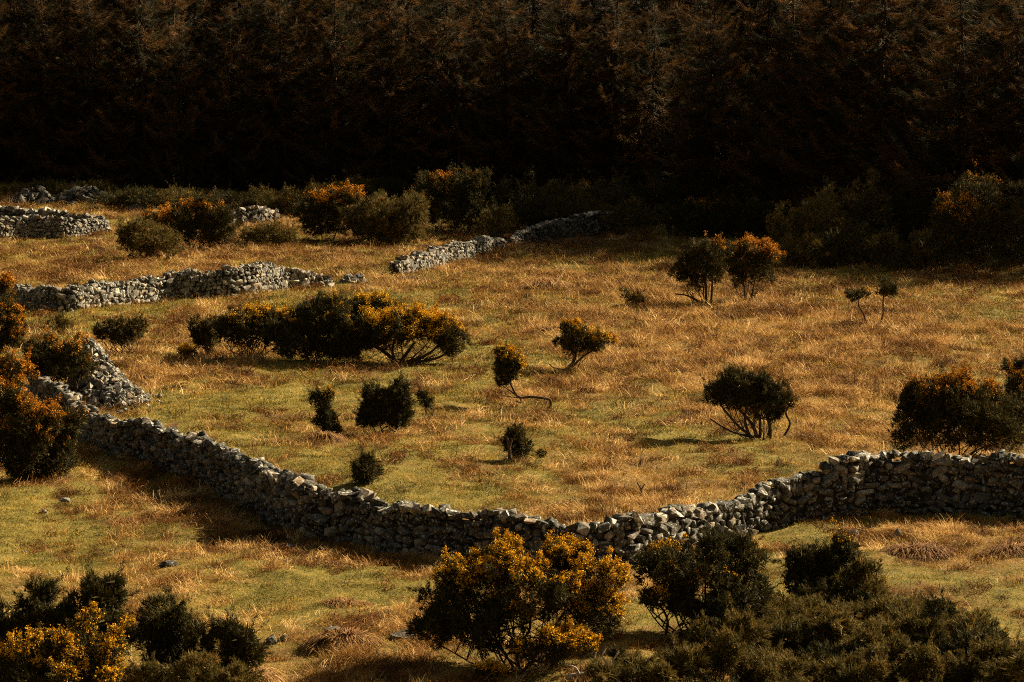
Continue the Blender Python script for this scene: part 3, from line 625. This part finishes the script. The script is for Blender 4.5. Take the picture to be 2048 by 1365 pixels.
gorse('broad dome of yellow gorse on spreading bare stems, end of the long clump', (795, 728),
      [(760, 655, 58, 28, 0, .95), (820, 645, 62, 27, 0, 1.0), (870, 658, 50, 28, 0, .85), (905, 685, 30, 26, 0, .35), (730, 672, 30, 24, 0, .6), (845, 672, 55, 20, -.1, .5), (780, 676, 50, 20, -.1, .45), (912, 702, 20, 20, 0, 0), (715, 690, 32, 28, 0, .05), (800, 660, 90, 24, .4, .5), (895, 695, 28, 20, .2, .1), (745, 690, 30, 20, .2, .05)], stems=18, open_=.8,
      trunk=[[(795, 728, 7), (770, 705, 5), (745, 690, 4), (735, 675, 2)], [(800, 728, 7), (815, 705, 5), (830, 685, 3)], [(810, 726, 6), (850, 712, 4), (880, 690, 3)], [(790, 728, 6), (785, 700, 4), (790, 680, 3)], [(815, 727, 5), (870, 718, 4), (905, 700, 2)]])
# --- scattered over the field
gorse('wind bent gorse on a long trailing bare trunk', (1100, 818), [(1005, 710, 16, 22, 0, .9), (1022, 722, 26, 20, 0, .9), (1015, 745, 22, 24, 0, .12), (1003, 765, 12, 8), (1010, 730, 22, 26, 0, .3)], stems=0, clump=.15, dens=1.4,
      trunk=[[(1100, 820, 5), (1101, 802, 4.5), (1088, 797, 4), (1060, 794, 4), (1038, 795, 3.5), (1026, 778, 3), (1015, 755, 2.5), (1012, 735, 2)], [(1040, 795, 3), (1020, 782, 2), (1003, 770, 1.2)], [(1045, 796, 2), (1010, 792, 1.4), (985, 780, .8)], [(1032, 802, 2.6), (1042, 806, 2.4), (1040, 794, 2)]])
gorse('leaning gorse with yellow green crown on a tilted trunk', (1135, 742), [(1150, 668, 36, 20, 0, .55), (1185, 682, 36, 20, 0, .5), (1140, 690, 30, 18, 0, .1), (1170, 695, 42, 14), (1150, 655, 16, 12, 0, .7)], stems=4, open_=.7,
      trunk=[[(1130, 742, 5), (1148, 722, 4), (1152, 700, 3)], [(1138, 740, 4), (1165, 715, 3), (1190, 698, 2)], [(1128, 740, 3), (1108, 736, 2), (1098, 728, 1.2)]])
gorse('columnar dark gorse rising out of a grassy tussock', (650, 872), [(640, 805, 20, 22, 0, .3), (655, 800, 14, 18, 0, .4), (650, 835, 26, 30), (662, 850, 18, 20)], stems=3, mat='gorse', spiky=1.1)
gorse('dark gorse with two spiky heads', (770, 862), [(750, 810, 28, 36), (795, 800, 22, 42), (740, 835, 24, 24), (798, 835, 24, 24), (806, 790, 14, 28), (770, 820, 24, 30)], stems=5, spiky=1.5)
gorse('small sparse gorse standing beside the two headed bush', (852, 838), [(850, 800, 14, 18), (858, 808, 12, 14), (845, 792, 8, 10)], stems=5, dens=.55, clump=.15, spiky=1.1)
gorse('round low dark gorse alone on the grass above the near wall', (737, 968), [(737, 940, 31, 24), (740, 925, 18, 16), (722, 945, 20, 18)], stems=3, spiky=1.4)
gorse('narrow dark gorse with a bare forked trunk against it', (1032, 918), [(1034, 880, 24, 27), (1040, 897, 22, 22), (1022, 895, 20, 24), (1032, 868, 14, 16)], stems=3, spiky=1.1, trunk=[[(1020, 918, 6, -.5), (1018, 890, 5, -.5), (1012, 872, 3, -.5)], [(1018, 900, 4, -.5), (1024, 878, 3, -.5)]])
gorse('tiny green sprout beside the narrow dark gorse', (1080, 914), [(1080, 907, 8, 7), (1072, 910, 6, 5)], stems=2, clump=.1, dens=.5)
gorse('tree shaped dark gorse on several bare leaning trunks', (1520, 880), [(1490, 765, 42, 26), (1440, 782, 32, 24), (1535, 785, 40, 30), (1490, 795, 60, 22), (1560, 805, 24, 24), (1430, 800, 22, 18), (1520, 815, 42, 22), (1465, 765, 36, 26), (1515, 770, 40, 28), (1470, 805, 36, 18), (1550, 825, 30, 18), (1580, 800, 12, 18)], stems=12, open_=.6, clump=.2,
      trunk=[[(1540, 880, 7), (1540, 850, 6), (1532, 820, 5), (1530, 795, 3)], [(1515, 876, 6), (1505, 850, 5), (1480, 820, 4), (1460, 795, 2)], [(1505, 875, 5), (1475, 850, 4), (1445, 815, 3), (1438, 795, 2)], [(1500, 872, 4), (1490, 840, 4), (1495, 800, 2)], [(1568, 874, 4), (1580, 848, 3.5), (1572, 825, 3), (1585, 800, 2)], [(1510, 876, 4), (1460, 862, 3), (1420, 838, 2)], [(1520, 876, 5), (1520, 840, 4), (1508, 805, 2)]])
gorse('massive dark gorse with orange flowered top behind the near wall', (1900, 925), [(1850, 790, 55, 40, 0, .55), (1920, 785, 70, 40, 0, .75), (1985, 815, 55, 45, 0, .3), (1840, 845, 60, 55, 0, .06), (1880, 800, 80, 45, .2, .25), (1940, 830, 90, 55, -.2, .1), (1910, 850, 75, 55, 0, .02), (1985, 860, 60, 50, 0, .04), (1805, 870, 36, 34, 0, .05), (2040, 850, 45, 50, .3, .2)], stems=14, open_=.75, fmat='flower_orange', clump=.25)
gorse('orange flowered gorse beyond the massive one behind the near wall', (2045, 880), [(2040, 770, 36, 24, 0, .7), (2060, 800, 50, 40, 0, .5), (2030, 735, 26, 14, .4, .02), (2058, 728, 22, 12, .4, 0)], stems=4, fmat='flower_orange')
gorse('dark gorse on several thin upright trunks below the forest', (1405, 612), [(1390, 520, 40, 28, 0, .06), (1420, 500, 40, 20, 0, .22), (1370, 545, 32, 26), (1420, 540, 34, 30), (1385, 565, 28, 18)], stems=8, open_=.6, fmat='flower_orange',
      trunk=[[(1412, 612, 4), (1412, 580, 4), (1410, 540, 3)], [(1422, 610, 3.5), (1424, 575, 3), (1425, 540, 2)], [(1405, 606, 3), (1375, 592, 2.4), (1350, 588, 2)]])
gorse('orange topped gorse on thin trunks beside the dark upright one', (1495, 608), [(1500, 500, 45, 22, 0, .95), (1530, 520, 30, 26, 0, .6), (1480, 525, 32, 26, 0, .35), (1515, 545, 42, 26, 0, .12), (1475, 555, 24, 20)], stems=7, open_=.6, fmat='flower_orange',
      trunk=[[(1502, 608, 3.5), (1506, 580, 3), (1512, 550, 2)], [(1488, 608, 3), (1490, 580, 2.5), (1484, 560, 2)]])
gorse('small gorse with two tufted heads on two thin curved trunks', (1745, 654), [(1716, 587, 22, 14, 0, .15), (1708, 592, 14, 10), (1776, 573, 24, 16, 0, .12), (1774, 586, 19, 10), (1786, 580, 13, 11)], stems=0, clump=.16, dens=1.6, spiky=.7,
      trunk=[[(1733, 655, 3), (1728, 630, 2.6), (1718, 612, 2.2), (1716, 594, 1.6)], [(1757, 655, 3), (1766, 630, 2.8), (1766, 605, 2.4), (1768, 584, 1.6)], [(1733, 652, 2.2), (1745, 655, 2.2), (1757, 652, 2.2)]])
gorse('grey brown bare scrub in the straw at mid field', (1265, 612), [(1262, 592, 24, 15), (1278, 598, 16, 11)], stems=9, mat='gorse_brown', dens=.3)
# --- the scrub belt under the forest
B2 = 'gorse scrub below the forest'
gorse('olive gorse dome in front of the sunlit wall end', (300, 524), [(295, 480, 55, 34, 0, .08), (260, 465, 36, 26, 0, .05), (325, 490, 36, 30)], stems=4, fmat='flower_orange', mat='gorse_brown')
gorse('gorse with orange topped crown rising behind the olive dome', (385, 500), [(320, 440, 36, 22, .5, .7), (385, 435, 50, 32, 0, .4), (430, 425, 40, 34, 0, .05), (400, 465, 60, 30), (445, 460, 34, 34), (410, 405, 20, 16)], stems=6, fmat='flower_orange')
gorse('wide gorse with bright orange flowered crown below the forest', (650, 480), [(640, 408, 46, 24, 0, .95), (690, 392, 36, 18, 0, .8), (640, 440, 50, 30, 0, .1), (690, 430, 50, 34, 0, .1)], stems=7, fmat='flower_orange', mat='gorse')
gorse('grey green gorse dome beside the orange flowered wide one', (770, 490), [(770, 420, 60, 36, 0, .05), (810, 445, 40, 36), (740, 450, 50, 34), (790, 462, 50, 28), (715, 440, 40, 36), (825, 420, 36, 30)], stems=7, mat='gorse_brown')
gorse('low brown scrub between the ruined wall remnant and the orange flowered wide gorse', (545, 492), [(535, 466, 42, 20), (570, 470, 34, 18), (505, 474, 30, 14)], stems=6, mat='gorse_brown', dens=.7)
gorse('tall dark gorse with faint yellow tips beyond the grey green dome', (895, 478), [(870, 375, 45, 30, 0, .35), (930, 370, 50, 32, 0, .12), (965, 355, 18, 20), (840, 410, 36, 30, 0, .2), (900, 420, 60, 40), (950, 420, 45, 40)], stems=6, fmat='flower_orange')
for i, (px, py, rx, ry) in enumerate([(1030, 400, 60, 48), (1110, 395, 65, 42), (1200, 390, 65, 38), (1290, 400, 65, 40), (560, 405, 45, 22), (500, 395, 60, 18), (250, 395, 60, 18), (1700, 430, 90, 70), (1610, 450, 75, 60), (1790, 440, 80, 60), (1480, 400, 80, 40), (1380, 395, 80, 36), (1560, 400, 70, 50), (1160, 420, 60, 30), (1260, 430, 55, 30), (1075, 425, 55, 36), (990, 440, 40, 34), (340, 398, 60, 20), (430, 402, 60, 20), (610, 392, 50, 24), (690, 380, 60, 24), (760, 375, 60, 26), (170, 380, 60, 14), (70, 376, 60, 12), (1700, 490, 60, 36), (1600, 500, 50, 28), (1755, 510, 40, 22)]):
    gorse('dark green scrub bush merging into the forest edge', (px, py + ry * 1.3), [(px - rx * .4, py + 4, rx * .65, ry * .85), (px + rx * .4, py - 3, rx * .65, ry), (px, py + ry * .4, rx * .9, ry * .7)], stems=4, group='dark scrub at the forest edge', clump=.3, dens=.5, mat='gorse_brown' if i % 3 else 'gorse')
gorse('bush speckled with orange flowers just behind the upright pair', (1400, 480), [(1370, 430, 50, 26, 0, .35), (1440, 425, 60, 30, 0, .3), (1520, 430, 45, 30, 0, .15), (1420, 455, 80, 24)], stems=6, fmat='flower_orange', clump=.28)
gorse('huge rounded gorse with orange flowered flank at the forest edge', (1960, 548), [(1960, 420, 90, 60, 0, .12), (1900, 440, 50, 45, 0, .4), (1990, 480, 100, 60, 0, .12), (1900, 490, 60, 45, 0, .2), (2060, 440, 70, 70, 0, .1), (1960, 375, 45, 30, 0, .12)], stems=6, fmat='flower_orange', clump=.32, dens=.7)
gorse('pale brown hummock of gorse before the huge rounded one', (1830, 540), [(1775, 490, 40, 22), (1840, 495, 40, 28), (1810, 515, 50, 22), (1870, 510, 36, 26)], stems=4, mat='gorse_brown', clump=.26)
gorse('small orange tipped gorse at the back of the field', (1652, 540), [(1650, 520, 18, 13, 0, .4), (1662, 526, 14, 11)], stems=3, fmat='flower_orange')

# --- dead wood
def dead_branch(label, base, paths, mat='pale_wood'):
    p = ground(*base); root = empty('dead_branch', tuple(p), label, 'dead branch'); k = p[1] / F
    for tr in paths:
        cp = curve_pts([at(q[0], q[1], p[1] + (q[3] if len(q) > 3 else 0)) - p for q in tr], 5)
        rad = np.interp(np.linspace(0, 1, len(cp)), np.linspace(0, 1, len(tr)), [q[2] * k for q in tr]); V, Fc = tubes([(cp, rad)], 5)
        obj('branch', mesh_np('branch', V, Fc, M[mat], smooth=True), root)
dead_branch('bleached bare branches at the foot of the big yellow gorse', (1190, 1362), [[(1125, 1368, 4), (1140, 1352, 4), (1165, 1348, 3), (1195, 1338, 3), (1215, 1348, 2)], [(1195, 1365, 3.5), (1200, 1345, 3), (1212, 1330, 2.6), (1205, 1312, 2), (1212, 1296, 1.4)], [(1212, 1330, 2.4), (1228, 1318, 2), (1238, 1300, 1.4)],
    [(1200, 1345, 2.6), (1188, 1325, 2), (1192, 1305, 1.3)], [(1232, 1362, 3), (1226, 1342, 2.4), (1238, 1325, 1.6)], [(1160, 1350, 2.4), (1150, 1335, 1.8), (1130, 1330, 1.2)]])
dead_branch('thin pale dead stems beside the dome of yellow gorse', (692, 728), [[(690, 730, 1.8), (688, 712, 1.6), (696, 695, 1.2)], [(695, 730, 1.6), (708, 722, 1.2)]])
dead_branch('twisted bleached twig lying in the low thicket', (1895, 1340), [[(1850, 1335, 2.2), (1885, 1345, 2.2), (1930, 1322, 2), (1948, 1330, 1.5)], [(1930, 1322, 1.8), (1945, 1300, 1.2)]])
dead_branch('pale fallen stick before the yellow flecked gorse of the long clump', (455, 745), [[(445, 748, 2), (460, 740, 1.8), (475, 732, 1.2)], [(372, 735, 1.8, 1), (368, 728, 1.4, 1), (376, 720, 1, 1)]])
dead_branch('dark weathered stick leaning out of the straw by the near wall', (1285, 1000), [[(1285, 1002, 2.4), (1282, 980, 2), (1274, 965, 1.4)], [(1282, 980, 1.6), (1290, 968, 1)]], 'bark')

# --- dead bracken mounds
def mound(label, base, wpx, hpx, n=260, seed=1, tint_=(.25, .2), name='bracken_mound', cat='bracken'):
    r = np.random.default_rng(seed); p = ground(*base); sx = wpx * p[1] / F / 2; h = hpx * p[1] / F; Vs = []; Fs = []; va = []; o = 0
    for k in range(n):
        a = r.uniform(0, 6.283); q = math.sqrt(r.random()); x = math.cos(a) * sx * q; y = math.sin(a) * sx * .7 * q; z0 = h * (1 - q * q) * .55 + float(Z(p[0] + x, p[1] + y)) - p[2]
        l = r.uniform(.5, 1.1) * h * .9 + .30; out = unit(np.array([math.cos(a), math.sin(a), 0]) + r.normal(0, .7, 3) * np.array([1, 1, 0])); wv = np.array([-out[1], out[0], 0]) * .011 * max(1, p[1] / 70)
        t = np.linspace(0, 1, 4); pts = np.array([x, y, z0])[None] + out[None] * (l * t)[:, None] + np.array([0, 0, 1])[None] * (l * (.9 * t - 1.5 * t * t))[:, None] * r.uniform(.5, 1.2)
        Vs.append(np.stack([pts - wv * (1 - t * .8)[:, None], pts + wv * (1 - t * .8)[:, None]], 1).reshape(-1, 3))
        Fs += [(o + 2 * j, o + 2 * j + 1, o + 2 * j + 3, o + 2 * j + 2) for j in range(3)]; va.append(np.full(8, np.clip(r.normal(*tint_), 0, 1))); o += 8
    tag(obj(name, mesh_np(name, np.concatenate(Vs), Fs, M['straw_part'], {'v': np.concatenate(va)}), None, tuple(p)), label, cat)
mound('domed mound of dead bracken on the grass beside the pointed boulder', (1838, 1112), 120, 34, 420, 61)
mound('dead bracken mound at the edge of the lower pasture below the near wall', (2020, 1110), 90, 30, 320, 62)
mound('pale dry tussock in the middle of the upper field', (1095, 580), 110, 34, 360, 63, (.55, .25), 'grass_tussock', 'tussock')
mound('grassy skirt of straw round the columnar gorse', (650, 880), 62, 22, 300, 64, (.4, .2), 'grass_tussock', 'tussock')
mound('dark bracken hummock on the pasture near the broad dark boulder', (690, 1215), 80, 20, 240, 65, (.3, .2))
mound('rusty bracken bank below the upper wall stretch', (1150, 495), 150, 28, 420, 66, (.12, .12))
mound('rusty bracken at the open end of the lower broken wall', (815, 565), 70, 22, 240, 67, (.1, .1))
mound('brown bracken hummock in straw near the leaning gorse', (1080, 668), 60, 18, 220, 68, (.3, .2))
mound('upright straw tussock by the bottom corner thicket', (500, 1370), 70, 60, 260, 69, (.6, .25), 'grass_tussock', 'tussock')
mound('pale dry tussock between the massive gorse and the near wall', (1990, 925), 110, 26, 260, 70, (.75, .2), 'grass_tussock', 'tussock')
mound('brown tussock by the broad dark boulder', (690, 1285), 130, 30, 320, 71, (.35, .25), 'grass_tussock', 'tussock')

# ------------------------------------------------------------------ spruce forest
def spruce_meshes(seed, H):
    r = np.random.default_rng(seed); P = []; D = []; Ln = []; va = []; paths = []
    zt = np.linspace(-0.5, H, 9); trunk = np.stack([0.12 * np.sin(zt * .4 + seed), 0.1 * np.cos(zt * .5 + seed), zt], -1); tp = [(trunk, np.linspace(.22, .02, 9))]
    z = 0.5
    while z < H - .4:
        rel = z / H; Lb = (5.2 * (1 - rel) ** .6 + .4) * (0.8 if rel < .08 else 1)
        for k in range(r.integers(4, 7)):
            a = r.uniform(0, 6.283); l = Lb * r.uniform(.45, 1.15); out = np.array([math.cos(a), math.sin(a), 0]); t = np.linspace(0, 1, 8)
            a2 = a + r.normal(0, .35); out2 = np.array([math.cos(a2), math.sin(a2), 0])
            dr = r.uniform(.25, .60) * (1 - .3 * rel); up = r.uniform(.35, .9)
            pts = np.array([0, 0, z + r.normal(0, .15)]) + out[None] * (l * t * (1 - .4 * t))[:, None] + out2[None] * (l * .4 * t * t)[:, None] + np.array([0, 0, 1])[None] * (l * (-dr * t * 1.5 + (dr * .9 + up * .55) * t ** 2.6))[:, None]
            paths.append((pts, np.linspace(.030, .005, 8) * (.6 + l / 4)))
            brown = np.clip(r.normal(.50, .26), 0, 1)
            nt = int(17 * l); u = r.uniform(.10, 1, nt) ** .8; i0 = np.minimum((u * 7).astype(int), 6); f = (u * 7 - i0)[:, None]; q = pts[i0] * (1 - f) + pts[i0 + 1] * f
            tg = unit(pts[np.minimum(i0 + 1, 7)] - pts[i0]); sd = np.cross(tg, [0, 0, 1]) * r.choice([-1, 1], nt)[:, None]
            dd = unit(tg * .95 + sd * r.uniform(.1, .75, nt)[:, None] + np.array([0, 0, -1])[None] * r.uniform(-.2, .55, nt)[:, None])
            P.append(q); D.append(dd); Ln.append(r.uniform(.35, .95, nt) * (1 - .45 * u) * (.6 + .4 * l / 3)); va.append(np.clip(brown + r.normal(0, .12, nt), 0, 1))
        z += r.uniform(.30, .48)
    P = np.concatenate(P); D = np.concatenate(D); Ln = np.concatenate(Ln); va = np.concatenate(va)
    V, Fc = shoots_mesh(P, D, Ln, r, nb=3, wid=.036, spread=.24)
    V2, F2 = tubes(tp + paths, 4)
    return mesh_np('trunk', V2, F2, M['spruce_bark'], smooth=True), mesh_np('crown', V, Fc, M['needles'], {'v': np.repeat(np.repeat(va, 3), 3)})
SPR = [spruce_meshes(900 + i, h) for i, h in enumerate((17, 18.5, 20, 17.8))]
def plant_forest():
    r = np.random.default_rng(77); line = np.array(FLINE); seg = np.r_[0, np.cumsum(np.linalg.norm(np.diff(line, axis=0), axis=1))]; n = 0
    for row in range(7):
        s = r.uniform(0, 3)
        while s < seg[-1]:
            x = np.interp(s, seg, line[:, 0]); y = np.interp(s, seg, line[:, 1]); x2 = np.interp(s + 1, seg, line[:, 0]); y2 = np.interp(s + 1, seg, line[:, 1])
            t = np.array([x2 - x, y2 - y]); nrm = np.array([t[1], -t[0]]); nrm = nrm if nrm[1] > 0 else -nrm
            q = np.array([x, y]) + unit(nrm) * (2 + row * 5.5 + r.normal(0, 1.0)) + r.normal(0, .6, 2); s += r.uniform(3.4, 5.2) * (1 + .08 * row)
            if abs(q[0]) > q[1] * .2048 * 1.05 + 7: continue
            tm, cm = SPR[r.integers(4)]; k = r.uniform(.85, 1.15) * (.92 + .055 * row)
            root = empty('spruce_tree', (q[0], q[1], float(Z(*q)) - .1), 'dark spruce in the front row of the forest wall, facing the field' if row == 0 else 'dark brownish spruce standing deep in the forest behind its front row', 'spruce tree', 'spruces of the forest front row' if row == 0 else 'spruces deep in the forest')
            root.rotation_euler = (r.normal(0, .015), r.normal(0, .015), r.uniform(0, 6.28)); root.scale = (k * 1.05, k * 1.05, k)
            obj('trunk', tm, root); obj('crown', cm, root); n += 1
    print('spruces', n)
plant_forest()
